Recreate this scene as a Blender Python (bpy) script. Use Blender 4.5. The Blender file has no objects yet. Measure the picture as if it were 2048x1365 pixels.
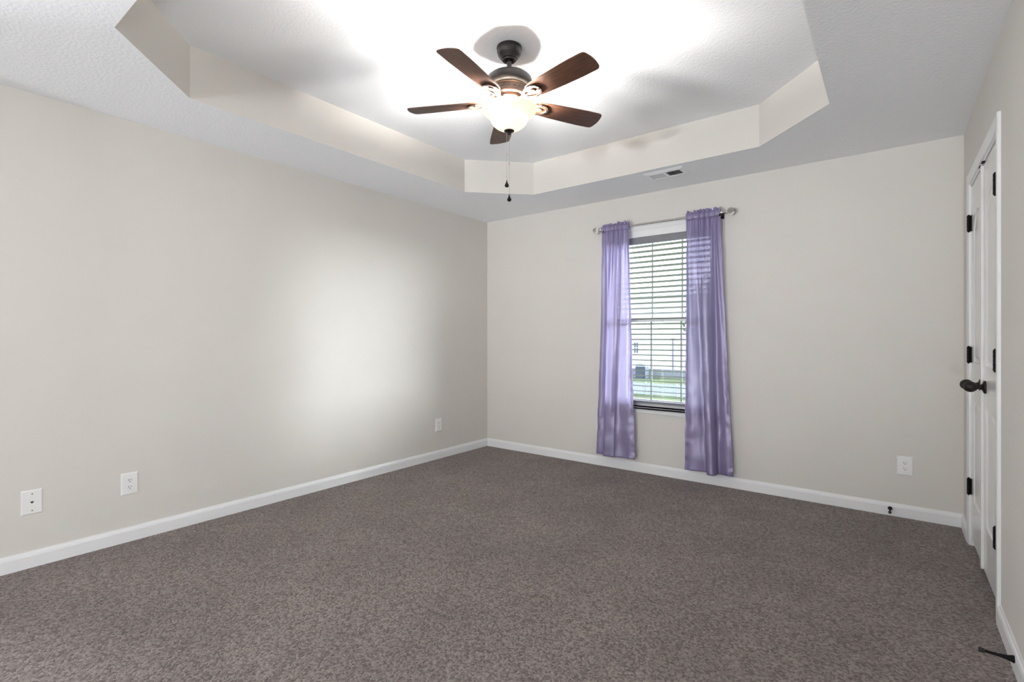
import bpy, bmesh, math, random
from mathutils import Vector, Matrix, noise
S = bpy.context.scene
COL = S.collection
PI = math.pi
R = math.radians

# ------------------------------------------------------------ camera, sky, sun, exposure
cam_d = bpy.data.cameras.new('camera'); cam = bpy.data.objects.new('camera', cam_d); COL.objects.link(cam)
cam.location = (3.51648, -4.15610, 1.17990); cam.rotation_euler = (R(90), 0, 0.652531)
cam_d.sensor_width = 36; cam_d.lens = 36 * 993.886 / 2048; cam_d.shift_y = -6.64 / 2048
cam_d.clip_start = 0.02; cam_d.clip_end = 500
S.camera = cam
S.view_settings.view_transform = 'Standard'; S.view_settings.look = 'None'
S.view_settings.gamma = 1.0; S.view_settings.use_curve_mapping = False
S.view_settings.exposure = 0.90
S.cycles.max_bounces = 12; S.cycles.diffuse_bounces = 7; S.cycles.transparent_max_bounces = 16
S.cycles.sample_clamp_indirect = 6.0; S.cycles.caustics_reflective = False; S.cycles.caustics_refractive = False

SKY = 29.0
SUN = 14.5          # low sun through bright haze, off to the right of the window
FAN_W = 34.0       # each of the three bulbs in the fan light
FILL_W = 60.0      # each of the unseen fill lights added far behind the camera
UP_W = 420.0         # each of the added fill spots behind the camera, aimed at the ceiling
SIDE_W = 78.0        # added fill light just beyond the right end of the opening
SIDE2_W = 85.0       # added fill light just beyond its left end
w = bpy.data.worlds.new('sky'); S.world = w; w.use_nodes = True
nt = w.node_tree; nt.nodes.clear()
sk = nt.nodes.new('ShaderNodeTexSky'); sk.sky_type = 'HOSEK_WILKIE'; sk.turbidity = 9.0
sk.sun_direction = Vector((0.80, 0.42, 0.38)).normalized()
hs = nt.nodes.new('ShaderNodeHueSaturation'); hs.inputs['Saturation'].default_value = 0.25
bg = nt.nodes.new('ShaderNodeBackground'); bg.inputs['Strength'].default_value = SKY
wo = nt.nodes.new('ShaderNodeOutputWorld')
nt.links.new(sk.outputs[0], hs.inputs['Color']); tn = nt.nodes.new('ShaderNodeMix'); tn.data_type = 'RGBA'; tn.blend_type = 'MULTIPLY'; tn.inputs[0].default_value = 1; tn.inputs[7].default_value = (.90, .98, 1.10, 1)
nt.links.new(hs.outputs[0], tn.inputs[6]); nt.links.new(tn.outputs[2], bg.inputs['Color']); nt.links.new(bg.outputs[0], wo.inputs[0])

sd = bpy.data.lights.new('hazy_sun', 'SUN'); sd.energy = SUN; sd.angle = R(30); sd.color = (.97, 1, 1.02)
sun = bpy.data.objects.new('hazy_sun', sd); COL.objects.link(sun)
sun.rotation_euler = Vector((math.sin(R(56)) * math.cos(R(7)), math.cos(R(56)) * math.cos(R(7)), math.sin(R(7)))).to_track_quat('Z', 'Y').to_euler()

def portal(name, loc, rot, sx, sy):
    d = bpy.data.lights.new(name, 'AREA'); d.shape = 'RECTANGLE'; d.size = sx; d.size_y = sy
    d.cycles.is_portal = True
    o = bpy.data.objects.new(name, d); COL.objects.link(o); o.location = loc; o.rotation_euler = rot
    return o
portal('window_portal', (1.965, 0.17, 1.32), (R(-90), 0, 0), 0.9, 1.55)

# ------------------------------------------------------------ helpers
class MB:
    def __init__(s): s.v = []; s.f = []; s.m = []
    def add(s, vs, fs, m=0):
        o = len(s.v); s.v += [tuple(x) for x in vs]
        for f in fs: s.f.append(tuple(i + o for i in f)); s.m.append(m)
    def box(s, a, b, m=0):
        x0, y0, z0 = [min(p, q) for p, q in zip(a, b)]; x1, y1, z1 = [max(p, q) for p, q in zip(a, b)]
        s.add([(x0,y0,z0),(x1,y0,z0),(x1,y1,z0),(x0,y1,z0),(x0,y0,z1),(x1,y0,z1),(x1,y1,z1),(x0,y1,z1)],
              [(0,3,2,1),(4,5,6,7),(0,1,5,4),(1,2,6,5),(2,3,7,6),(3,0,4,7)], m)
    def quad(s, a, b, c, d, m=0): s.add([a, b, c, d], [(0, 1, 2, 3)], m)
    def lathe(s, prof, n=32, M=None, m=0, cap=True):
        vs = []; fs = []
        for r, z in prof:
            for k in range(n):
                a = 2 * PI * k / n; vs.append((r * math.cos(a), r * math.sin(a), z))
        for i in range(len(prof) - 1):
            for k in range(n):
                fs.append((i*n+k, i*n+(k+1)%n, (i+1)*n+(k+1)%n, (i+1)*n+k))
        if cap:
            if prof[0][0] > 1e-5: fs.append(tuple(range(n))[::-1])
            if prof[-1][0] > 1e-5: fs.append(tuple((len(prof)-1)*n + k for k in range(n)))
        if M: vs = [M @ Vector(v) for v in vs]
        s.add(vs, fs, m)
    def tube(s, pts, rad, n=10, m=0, cap=True):
        pts = [Vector(p) for p in pts]; rs = rad if isinstance(rad, (list, tuple)) else [rad] * len(pts)
        vs = []; fs = []; up = None
        for i, p in enumerate(pts):
            t = (pts[min(i+1, len(pts)-1)] - pts[max(i-1, 0)]).normalized()
            if up is None: up = Vector((0, 0, 1)) if abs(t.z) < .9 else Vector((1, 0, 0))
            a = t.cross(up).normalized(); up = a.cross(t).normalized()
            for k in range(n):
                q = 2 * PI * k / n; vs.append(p + (a * math.cos(q) + up * math.sin(q)) * rs[i])
        for i in range(len(pts) - 1):
            for k in range(n): fs.append((i*n+k, i*n+(k+1)%n, (i+1)*n+(k+1)%n, (i+1)*n+k))
        if cap: fs.append(tuple(range(n))[::-1]); fs.append(tuple((len(pts)-1)*n + k for k in range(n)))
        s.add(vs, fs, m)
    def prism(s, poly, z0, z1, M=None, m=0):
        n = len(poly)
        vs = [(x, y, z0) for x, y in poly] + [(x, y, z1) for x, y in poly]
        fs = [tuple(range(n))[::-1], tuple(range(n, 2*n))] + [(i, (i+1)%n, n+(i+1)%n, n+i) for i in range(n)]
        if M: vs = [M @ Vector(v) for v in vs]
        s.add(vs, fs, m)
    def ext(s, prof, axis, a, b, m=0):
        """profile (p,q) extruded along an axis: axis 'x' -> (t,p,q); axis 'y' -> (p,t,q); axis 'z' -> (p,q,t)"""
        f = {'x': lambda t, p, q: (t, p, q), 'y': lambda t, p, q: (p, t, q), 'z': lambda t, p, q: (p, q, t)}[axis]
        n = len(prof)
        vs = [f(a, p, q) for p, q in prof] + [f(b, p, q) for p, q in prof]
        s.add(vs, [tuple(range(n))[::-1], tuple(range(n, 2*n))] + [(i, (i+1)%n, n+(i+1)%n, n+i) for i in range(n)], m)
    def build(s, name, mats, parent=None, smooth=False, bevel=0, loc=(0,0,0), recalc=True):
        me = bpy.data.meshes.new(name); me.from_pydata([tuple(v) for v in s.v], [], s.f)
        mats = mats if isinstance(mats, (list, tuple)) else [mats]
        for q in mats: me.materials.append(q)
        for p, k in zip(me.polygons, s.m): p.material_index = k
        if recalc:
            bm = bmesh.new(); bm.from_mesh(me); bmesh.ops.recalc_face_normals(bm, faces=bm.faces); bm.to_mesh(me); bm.free()
        if smooth:
            me.polygons.foreach_set('use_smooth', [True] * len(me.polygons))
            me.set_sharp_from_angle(angle=R(smooth if smooth is not True else 40))
        me.update()
        o = bpy.data.objects.new(name, me); COL.objects.link(o); o.location = loc
        if parent: o.parent = parent
        if bevel:
            b = o.modifiers.new('bevel', 'BEVEL'); b.width = bevel; b.segments = 2; b.limit_method = 'ANGLE'; b.angle_limit = R(40)
        return o
def tag(o, label=None, cat=None, group=None, kind=None):
    if label: o['label'] = label
    if cat: o['category'] = cat
    if group: o['group'] = group
    if kind: o['kind'] = kind
    return o
def empty(name, loc, rot=(0,0,0)):
    o = bpy.data.objects.new(name, None); COL.objects.link(o); o.location = loc; o.rotation_euler = rot
    o.empty_display_size = .05
    return o
def thing(name, label, cat, loc=(0,0,0), rot=(0,0,0), group=None): return tag(empty(name, loc, rot), label, cat, group)
def copy_tree(o, parent=None):
    c = o.copy(); COL.objects.link(c); c.parent = parent
    for ch in list(o.children): copy_tree(ch, c)
    return c
def struct(o, label=None, cat=None): return tag(o, label, cat, kind='structure')

# ------------------------------------------------------------ materials
def mat(name, col, rough=.5, metal=0, bump=None, spec=.5, coat=0, var=None):
    """bump=(scale, strength, distance); var=(scale, amount) soft colour mottling"""
    m = bpy.data.materials.new(name); m.use_nodes = True; t = m.node_tree; b = t.nodes['Principled BSDF']
    b.inputs['Base Color'].default_value = (*col, 1); b.inputs['Roughness'].default_value = rough
    b.inputs['Metallic'].default_value = metal; b.inputs['Specular IOR Level'].default_value = spec
    b.inputs['Coat Weight'].default_value = coat
    tc = t.nodes.new('ShaderNodeTexCoord')
    if bump:
        n = t.nodes.new('ShaderNodeTexNoise'); n.inputs['Scale'].default_value = bump[0]; n.inputs['Detail'].default_value = 4
        bp = t.nodes.new('ShaderNodeBump'); bp.inputs['Strength'].default_value = bump[1]; bp.inputs['Distance'].default_value = bump[2]
        t.links.new(tc.outputs['Object'], n.inputs['Vector']); t.links.new(n.outputs['Fac'], bp.inputs['Height']); t.links.new(bp.outputs[0], b.inputs['Normal'])
    if var:
        n = t.nodes.new('ShaderNodeTexNoise'); n.inputs['Scale'].default_value = var[0]; n.inputs['Detail'].default_value = 3
        r = t.nodes.new('ShaderNodeValToRGB')
        r.color_ramp.elements[0].position = .3; r.color_ramp.elements[1].position = .7
        r.color_ramp.elements[0].color = (*[c * (1 - var[1]) for c in col], 1); r.color_ramp.elements[1].color = (*[min(1, c * (1 + var[1])) for c in col], 1)
        t.links.new(tc.outputs['Object'], n.inputs['Vector']); t.links.new(n.outputs['Fac'], r.inputs[0]); t.links.new(r.outputs[0], b.inputs['Base Color'])
    return m
M_wall = mat('wall_paint', (.685, .657, .615), .62, bump=(420, .06, .002), var=(3, .012))
M_ceil = mat('ceiling_paint', (.87, .89, .915), .8, bump=(70, .35, .006), spec=.2)
M_trim = mat('trim_paint', (.83, .835, .84), .3, var=(4, .01))
M_door = mat('door_paint', (.80, .80, .79), .22, bump=(300, .03, .001))
M_bronze = mat('dark_bronze', (.014, .011, .010), .45, .1, var=(30, .25), spec=.3)
M_copper = mat('copper_bronze', (.10, .054, .034), .5, .3, var=(30, .25))  # even brown-copper tone of the fan's lower metal
M_iron = mat('blade_iron_bronze', (.042, .024, .016), .5, .3, var=(30, .25))
M_black = mat('black_metal', (.005, .0045, .004), .6, 0, var=(40, .2), spec=.18)
M_plate = mat('white_plastic', (.84, .84, .83), .3, var=(20, .01))
M_slot = mat('dark_slot', (.02, .02, .02), .6, var=(50, .2))
M_chrome = mat('brushed_nickel', (.62, .60, .57), .22, 1.0, var=(40, .06))
M_vent = mat('vent_enamel', (.84, .845, .86), .4, var=(15, .01))
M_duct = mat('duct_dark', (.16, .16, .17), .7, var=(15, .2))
M_slat = mat('blind_slat', (.26, .265, .25), .45, var=(8, .05))  # darkened so the colour carries the backlit shade of the slats
M_rail = mat('blind_rail', (.20, .20, .22), .5, var=(8, .05))  # dark grey holds the shade on the backlit rails
M_vinyl = mat('window_vinyl', (.80, .81, .82), .35, var=(8, .01))
M_munt = mat('grille_bar', (.30, .33, .36), .5, var=(9, .05))
M_cord = mat('blind_cord', (.5, .5, .5), .8, var=(9, .05))

def mat_carpet():
    m = bpy.data.materials.new('carpet_pile'); m.use_nodes = True; t = m.node_tree; b = t.nodes['Principled BSDF']
    L = t.links.new; N = t.nodes.new
    tc = N('ShaderNodeTexCoord')
    b.inputs['Roughness'].default_value = .95; b.inputs['Specular IOR Level'].default_value = .1
    b.inputs['Sheen Weight'].default_value = .25; b.inputs['Sheen Roughness'].default_value = .5
    # yarn tufts
    wn = N('ShaderNodeTexNoise'); wn.inputs['Scale'].default_value = 60; wn.inputs['Detail'].default_value = 2
    L(tc.outputs['Object'], wn.inputs['Vector'])
    mx = N('ShaderNodeMix'); mx.data_type = 'RGBA'; mx.blend_type = 'ADD'; mx.inputs[0].default_value = .012
    L(tc.outputs['Object'], mx.inputs[6]); L(wn.outputs['Color'], mx.inputs[7])
    vo = N('ShaderNodeTexVoronoi'); vo.inputs['Scale'].default_value = 125; vo.feature = 'F1'; vo.inputs['Randomness'].default_value = 1
    L(mx.outputs[2], vo.inputs['Vector'])
    fn = N('ShaderNodeTexNoise'); fn.inputs['Scale'].default_value = 330; fn.inputs['Detail'].default_value = 3
    L(tc.outputs['Object'], fn.inputs['Vector'])
    # colour per tuft: flecked taupe / grey / brown yarn, darkest tones also stand for shaded gaps
    rp = N('ShaderNodeValToRGB'); cr = rp.color_ramp
    cr.elements[0].position = 0; cr.elements[0].color = (.045, .034, .029, 1)
    cr.elements[1].position = 1; cr.elements[1].color = (.66, .58, .545, 1)
    for p, c in ((.28, (.165, .132, .119)), (.55, (.315, .264, .243)), (.8, (.44, .382, .357))):
        e = cr.elements.new(p); e.color = (*c, 1)
    sp = N('ShaderNodeSeparateColor'); L(vo.outputs['Color'], sp.inputs[0])
    md = N('ShaderNodeMath'); md.operation = 'MULTIPLY_ADD'; md.inputs[1].default_value = .55; L(sp.outputs[0], md.inputs[0])
    ms = N('ShaderNodeMath'); ms.operation = 'MULTIPLY'; ms.inputs[1].default_value = .45; L(fn.outputs['Fac'], ms.inputs[0]); L(ms.outputs[0], md.inputs[2])
    L(md.outputs[0], rp.inputs[0])
    # broad worn / vacuum shading of the nap
    bn = N('ShaderNodeTexNoise'); bn.inputs['Scale'].default_value = 2.2; bn.inputs['Detail'].default_value = 3
    L(tc.outputs['Object'], bn.inputs['Vector'])
    br = N('ShaderNodeMapRange'); br.inputs[1].default_value = .3; br.inputs[2].default_value = .7; br.inputs[3].default_value = .86; br.inputs[4].default_value = 1.1
    L(bn.outputs['Fac'], br.inputs[0])
    mm = N('ShaderNodeMix'); mm.data_type = 'RGBA'; mm.blend_type = 'MULTIPLY'; mm.inputs[0].default_value = 1
    L(rp.outputs[0], mm.inputs[6]); L(br.outputs[0], mm.inputs[7]); L(mm.outputs[2], b.inputs['Base Color'])
    hh = N('ShaderNodeMath'); hh.operation = 'SUBTRACT'; L(fn.outputs['Fac'], hh.inputs[0]); L(vo.outputs['Distance'], hh.inputs[1])
    bp = N('ShaderNodeBump'); bp.inputs['Strength'].default_value = 1; bp.inputs['Distance'].default_value = .008
    L(hh.outputs[0], bp.inputs['Height']); L(bp.outputs[0], b.inputs['Normal'])
    return m
M_carpet = mat_carpet()

def mat_wood():
    m = bpy.data.materials.new('walnut_blade'); m.use_nodes = True; t = m.node_tree; b = t.nodes['Principled BSDF']; L = t.links.new; N = t.nodes.new
    tc = N('ShaderNodeTexCoord'); mp = N('ShaderNodeMapping'); mp.inputs['Scale'].default_value = (3, 45, 10)
    n = N('ShaderNodeTexNoise'); n.inputs['Scale'].default_value = 3; n.inputs['Detail'].default_value = 6; n.inputs['Distortion'].default_value = .6
    r = N('ShaderNodeValToRGB'); r.color_ramp.elements[0].position = .3; r.color_ramp.elements[1].position = .72
    r.color_ramp.elements[0].color = (.055, .022, .012, 1); r.color_ramp.elements[1].color = (.13, .056, .031, 1)
    L(tc.outputs['Object'], mp.inputs[0]); L(mp.outputs[0], n.inputs['Vector']); L(n.outputs['Fac'], r.inputs[0]); L(r.outputs[0], b.inputs['Base Color'])
    b.inputs['Roughness'].default_value = .38; b.inputs['Specular IOR Level'].default_value = .35; b.inputs['Coat Weight'].default_value = .08; b.inputs['Coat Roughness'].default_value = .25
    return m
M_wood = mat_wood()

def mat_curtain():
    m = bpy.data.materials.new('lavender_satin'); m.use_nodes = True; t = m.node_tree; t.nodes.clear(); L = t.links.new; N = t.nodes.new
    tc = N('ShaderNodeTexCoord'); wv = N('ShaderNodeTexNoise'); wv.inputs['Scale'].default_value = 9; wv.inputs['Detail'].default_value = 3
    mp = N('ShaderNodeMapping'); mp.inputs['Scale'].default_value = (6, 6, 1)
    L(tc.outputs['Object'], mp.inputs[0]); L(mp.outputs[0], wv.inputs['Vector'])
    r = N('ShaderNodeValToRGB'); r.color_ramp.elements[0].color = (.255, .222, .375, 1); r.color_ramp.elements[1].color = (.30, .262, .425, 1)
    L(wv.outputs['Fac'], r.inputs[0])
    df = N('ShaderNodeBsdfDiffuse'); gl = N('ShaderNodeBsdfGlossy'); gl.inputs['Roughness'].default_value = .42; gl.inputs['Color'].default_value = (.75, .70, .92, 1)
    tl = N('ShaderNodeBsdfTranslucent'); tr = N('ShaderNodeBsdfTransparent'); tr.inputs['Color'].default_value = (.80, .76, .93, 1)
    tl.inputs['Color'].default_value = (.52, .48, .78, 1)
    L(r.outputs[0], df.inputs['Color'])
    a = N('ShaderNodeMixShader'); a.inputs[0].default_value = .33; L(df.outputs[0], a.inputs[1]); L(tl.outputs[0], a.inputs[2])
    c = N('ShaderNodeMixShader'); c.inputs[0].default_value = .16; L(a.outputs[0], c.inputs[1]); L(gl.outputs[0], c.inputs[2])
    d = N('ShaderNodeMixShader'); d.inputs[0].default_value = .06; L(c.outputs[0], d.inputs[1]); L(tr.outputs[0], d.inputs[2])
    bp = N('ShaderNodeBump'); bp.inputs['Strength'].default_value = .25; bp.inputs['Distance'].default_value = .004
    L(wv.outputs['Fac'], bp.inputs['Height'])
    for q in (df, gl): L(bp.outputs[0], q.inputs['Normal'])
    o = N('ShaderNodeOutputMaterial'); L(d.outputs[0], o.inputs[0])
    return m
M_curtain = mat_curtain()

def mat_pane():
    m = bpy.data.materials.new('window_glass'); m.use_nodes = True; t = m.node_tree; t.nodes.clear(); L = t.links.new; N = t.nodes.new
    tr = N('ShaderNodeBsdfTransparent'); tr.inputs['Color'].default_value = (.94, .965, .96, 1)
    gl = N('ShaderNodeBsdfGlossy'); gl.inputs['Roughness'].default_value = .01
    lw = N('ShaderNodeLayerWeight'); lw.inputs['Blend'].default_value = .5
    p5 = N('ShaderNodeMath'); p5.operation = 'POWER'; p5.inputs[1].default_value = 5; L(lw.outputs['Facing'], p5.inputs[0])
    fr = N('ShaderNodeMath'); fr.operation = 'MULTIPLY_ADD'; fr.inputs[1].default_value = .95; fr.inputs[2].default_value = .04; L(p5.outputs[0], fr.inputs[0])
    mx = N('ShaderNodeMixShader'); L(fr.outputs[0], mx.inputs[0]); L(tr.outputs[0], mx.inputs[1]); L(gl.outputs[0], mx.inputs[2])
    o = N('ShaderNodeOutputMaterial'); L(mx.outputs[0], o.inputs[0]); return m
M_pane = mat_pane()
M_crystal = mat('crystal', (.97, .98, .98), .02); M_crystal.node_tree.nodes['Principled BSDF'].inputs['Transmission Weight'].default_value = 1
M_crystal.node_tree.nodes['Principled BSDF'].inputs['IOR'].default_value = 1.45
def mat_bowl():
    m = bpy.data.materials.new('frosted_glass'); m.use_nodes = True; t = m.node_tree; t.nodes.clear(); L = t.links.new; N = t.nodes.new
    tc = N('ShaderNodeTexCoord'); n = N('ShaderNodeTexNoise'); n.inputs['Scale'].default_value = 14; n.inputs['Detail'].default_value = 4; n.inputs['Distortion'].default_value = 1.5
    r = N('ShaderNodeValToRGB'); r.color_ramp.elements[0].color = (.79, .735, .62, 1); r.color_ramp.elements[1].color = (.88, .84, .75, 1)
    L(tc.outputs['Object'], n.inputs['Vector']); L(n.outputs['Fac'], r.inputs[0])
    df = N('ShaderNodeBsdfDiffuse'); tl = N('ShaderNodeBsdfTranslucent'); gl = N('ShaderNodeBsdfGlossy'); gl.inputs['Roughness'].default_value = .25
    L(r.outputs[0], df.inputs['Color']); L(r.outputs[0], tl.inputs['Color'])
    a = N('ShaderNodeMixShader'); a.inputs[0].default_value = .27; L(df.outputs[0], a.inputs[1]); L(tl.outputs[0], a.inputs[2])
    b = N('ShaderNodeMixShader'); b.inputs[0].default_value = .05; L(a.outputs[0], b.inputs[1]); L(gl.outputs[0], b.inputs[2])
    o = N('ShaderNodeOutputMaterial'); L(b.outputs[0], o.inputs[0]); return m
M_bowl = mat_bowl()

# ------------------------------------------------------------ room shell
W = 3.8726; H = 2.44; HT = 2.72; YN = -4.29; T = .12
OX0, OX1, OZ0, OZ1 = 1.545, 2.385, .575, 2.165       # window opening in the back wall
DY0, DY1, DZ = -.328, -1.257, 2.052                  # door opening in the right wall
NX0, NX1, NZ = .20, 3.80, 2.40                       # opening behind the camera, widened to let the fill light in

b = MB(); b.box((-T, YN - T, -.1), (W + T, T, 0)); struct(b.build('floor', M_carpet))
b = MB(); b.box((-T, YN - T, 0), (0, T, HT + .1)); struct(b.build('wall_left', M_wall))
b = MB()
b.box((0, 0, 0), (OX0, T, HT + .1)); b.box((OX1, 0, 0), (W + T, T, HT + .1)); b.box((OX0, 0, 0), (OX1, T, OZ0)); b.box((OX0, 0, OZ1), (OX1, T, HT + .1))
struct(b.build('wall_back', M_wall))
b = MB()
b.box((W, 0, 0), (W + T, DY0, HT + .1)); b.box((W, DY1, 0), (W + T, YN - T, HT + .1)); b.box((W, DY0, DZ), (W + T, DY1, HT + .1))
struct(b.build('wall_right', M_wall))
b = MB()
b.box((0, YN, 0), (NX0, YN - T, HT + .1)); b.box((NX1, YN, 0), (W, YN - T, HT + .1)); b.box((NX0, YN, NZ), (NX1, YN - T, HT + .1))
struct(b.build('wall_near', M_wall))
# ceiling: flat soffit with an octagonal tray; cream risers, white top
x0, x1, y0, y1 = .583, 3.250, -.563, -3.533
c = .428
OCT = [(x0, -.992), (x0 + c, y0), (x1 - c, y0), (x1, -.995), (x1, y1 + c), (x1 - c, y1), (x0 + c, y1), (x0, -3.108)]
b = MB()
outer = [(0, 0), (W, 0), (W, YN), (0, YN)]
ov = [(x, y, H) for x, y in outer]; iv = [(x, y, H) for x, y in OCT]
# soffit ring, underside
b.add(ov + iv, [(0, 1, 6, 5), (1, 7, 6), (1, 2, 8, 7), (2, 9, 8), (2, 3, 10, 9), (3, 11, 10), (3, 0, 4, 11), (0, 5, 4)], 0)
tv = [(x, y, HT) for x, y in OCT]
b.add(iv + tv, [(i, (i+1) % 8, 8 + (i+1) % 8, 8 + i) for i in range(8)], 1)
b.add(tv, [tuple(range(8))], 0)
b.box((-T, T, HT + .04), (W + T, YN - T, HT + .1), 0)
struct(b.build('ceiling', [M_ceil, M_wall]))

# baseboards
def base_prof(sgn, off):  # profile in (distance from wall, z)
    return [(off, 0), (off + sgn * .014, 0), (off + sgn * .014, .060), (off + sgn * .011, .070), (off + sgn * .006, .076), (off + sgn * .004, .083), (off, .083)]
b = MB(); b.ext(base_prof(1, 0), 'y', 0, YN); struct(b.build('baseboard_left', M_trim))
b = MB(); b.ext(base_prof(-1, 0), 'x', 0.0, W); struct(b.build('baseboard_back', M_trim))
b = MB(); b.ext(base_prof(-1, W), 'y', 0, -.268); b.ext(base_prof(-1, W), 'y', -1.3175, YN); struct(b.build('baseboard_right', M_trim))
b = MB(); b.ext(base_prof(1, YN), 'x', 0, NX0 - .06); struct(b.build('baseboard_near', M_trim))

# door casing and jamb (right wall)
def casing_prof():  # (across the casing from the opening outwards, thickness into the room)
    return [(0, 0), (0, .007), (.004, .009), (.022, .009), (.028, .011), (.050, .0125), (.056, .0115), (.060, .008), (.060, 0)]
b = MB()
cp = casing_prof()
b.ext([(W - t, DY0 + u) for u, t in cp], 'z', 0, DZ + .0595)
b.ext([(W - t, DY1 - u) for u, t in cp], 'z', 0, DZ + .0595)
b.ext([(W - t, DZ + u) for u, t in cp], 'y', DY0 + .0595, DY1 - .0595)
jx = W + T
b.box((W, DY0, 0), (jx, DY0 - .0045, DZ)); b.box((W, DY1, 0), (jx, DY1 + .0045, DZ)); b.box((W, DY0, DZ), (jx, DY1, DZ - .014))
struct(tag(b.build('trim_1', M_trim, smooth=25)))
# closet dark behind the doors
b = MB(); b.box((W + T, DY0 + .1, 0), (W + T + .02, DY1 - .1, DZ + .1)); struct(b.build('wall_closet', M_wall))

# window stool + apron
b = MB()
b.ext([(-.034, OZ0 - .022), (-.038, OZ0 - .016), (-.038, OZ0 - .005), (-.034, OZ0), (.05, OZ0), (.05, OZ0 - .022)], 'x', OX0 + .001, OX1 - .001)
b.ext([(-.034, OZ0 - .022), (-.038, OZ0 - .016), (-.038, OZ0 - .005), (-.034, OZ0), (-.0003, OZ0), (-.0003, OZ0 - .022)], 'x', OX0 - .05, OX1 + .05)
b.ext([(-.0003, OZ0 - .058), (-.010, OZ0 - .058), (-.015, OZ0 - .050), (-.015, OZ0 - .022), (-.0003, OZ0 - .022)], 'x', OX0 - .03, OX1 + .03)
struct(b.build('trim_2', M_trim, smooth=25))

# ------------------------------------------------------------ window_1: double hung vinyl window
win = struct(empty('window_1', (0, 0, 0)))
yf = .060
b = MB()
b.box((OX0, .05, OZ0), (OX0 + .028, T, OZ1)); b.box((OX1, .05, OZ0), (OX1 - .028, T, OZ1)); b.box((OX0, .05, OZ1), (OX1, T, OZ1 - .028)); b.box((OX0, .05, OZ0), (OX1, T, OZ0 + .028))
b.build('window_frame', M_vinyl, win, bevel=.003)
ZM = 1.333
def sash(za, zb, y, name):
    s = MB(); xa, xb = OX0 + .028, OX1 - .028; k = .030
    s.box((xa, y, za), (xa + k, y + .026, zb)); s.box((xb, y, za), (xb - k, y + .026, zb))
    s.box((xa + k, y, zb), (xb - k, y + .026, zb - (.032 if name == 'sash' else .032))); s.box((xa + k, y, za), (xb - k, y + .026, za + .032))
    so = s.build('sash', M_vinyl, win, bevel=.003)
    g = MB(); g.box((xa + k, y + .011, za + .03), (xb - k, y + .015, zb - .03)); g.build('pane', M_pane, so)
    q = MB()
    for xm in (1.833, 2.097): q.box((xm - .008, y + .008, za + .032), (xm + .008, y + .0105, zb - .032))
    q.build('grille', M_munt, so)
    return so
sash(ZM - .012, OZ1 - .028, .088, 'sash')       # upper, outer track
sash(OZ0 + .028, ZM + .020, .060, 'sash')       # lower, inner track

# ------------------------------------------------------------ blind
bl = thing('window_blind', 'horizontal slat blind with white valance hanging inside the window recess between the lavender curtains', 'blind', (1.965, .028, OZ1))
def L_(o, p): o.parent = p; return o
bx0, bx1 = -.412, .412
q = MB(); q.box((bx0, -.022, 2.008 - OZ1), (bx1, .020, 2.075 - OZ1)); q.box((bx0, -.018, 2.075 - OZ1), (bx1, .018, -.001)); q.build('headrail', M_rail, bl, bevel=.002)
q = MB(); q.ext([(-.034, 2.062 - OZ1), (-.040, 2.064 - OZ1), (-.040, 2.120 - OZ1), (-.037, 2.124 - OZ1), (-.036, 2.128 - OZ1), (-.034, 2.150 - OZ1), (-.038, 2.158 - OZ1), (-.038, -.001), (-.024, -.001), (-.024, 2.062 - OZ1)], 'x', bx0 - .004, bx1 + .004); tag(q.build('valance', M_trim, bl, smooth=25), 'white moulded valance')
zt = 1.983 - OZ1
NS = 30
tilt = R(10)
proto = None
for i in range(NS):
    if proto is None:
        s = MB(); n = 6; top = []; bot = []
        for k in range(n + 1):
            u = (k / n - .5) * .050; crown = .0014 * (1 - (2 * k / n - 1) ** 2)
            yy = u * math.cos(tilt); zz = -u * math.sin(tilt) + crown
            top.append((yy, zz + .0019)); bot.append((yy, zz - .0019))
        s.ext(top + bot[::-1], 'x', bx0 + .004, bx1 - .004)
        proto = s.build('slat', M_slat, bl); o = proto
    else:
        o = proto.copy(); COL.objects.link(o)
    o.location = (0, 0, zt - i * .0455)
zb = zt - NS * .0455
q = MB(); q.box((bx0 + .004, -.026, zb - .013), (bx1 - .004, .024, zb + .008)); q.build('bottom_rail', M_rail, bl, bevel=.002)
for xx in (1.655, 1.946, 2.245):
    xr = xx - 1.965
    q = MB()
    for yy in (-.0265, .0255): q.tube([(xr, yy, 2.01 - OZ1), (xr, yy, zb)], .0007, 6)
    q.tube([(xr, 0, 2.01 - OZ1), (xr, 0, zb)], .0008, 6)
    for i in range(NS): q.tube([(xr, -.0265, zt - i * .0455 + .0), (xr, .0255, zt - i * .0455 - .0055)], .0005, 4)
    q.build('ladder_cord', M_cord, bl)

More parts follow.
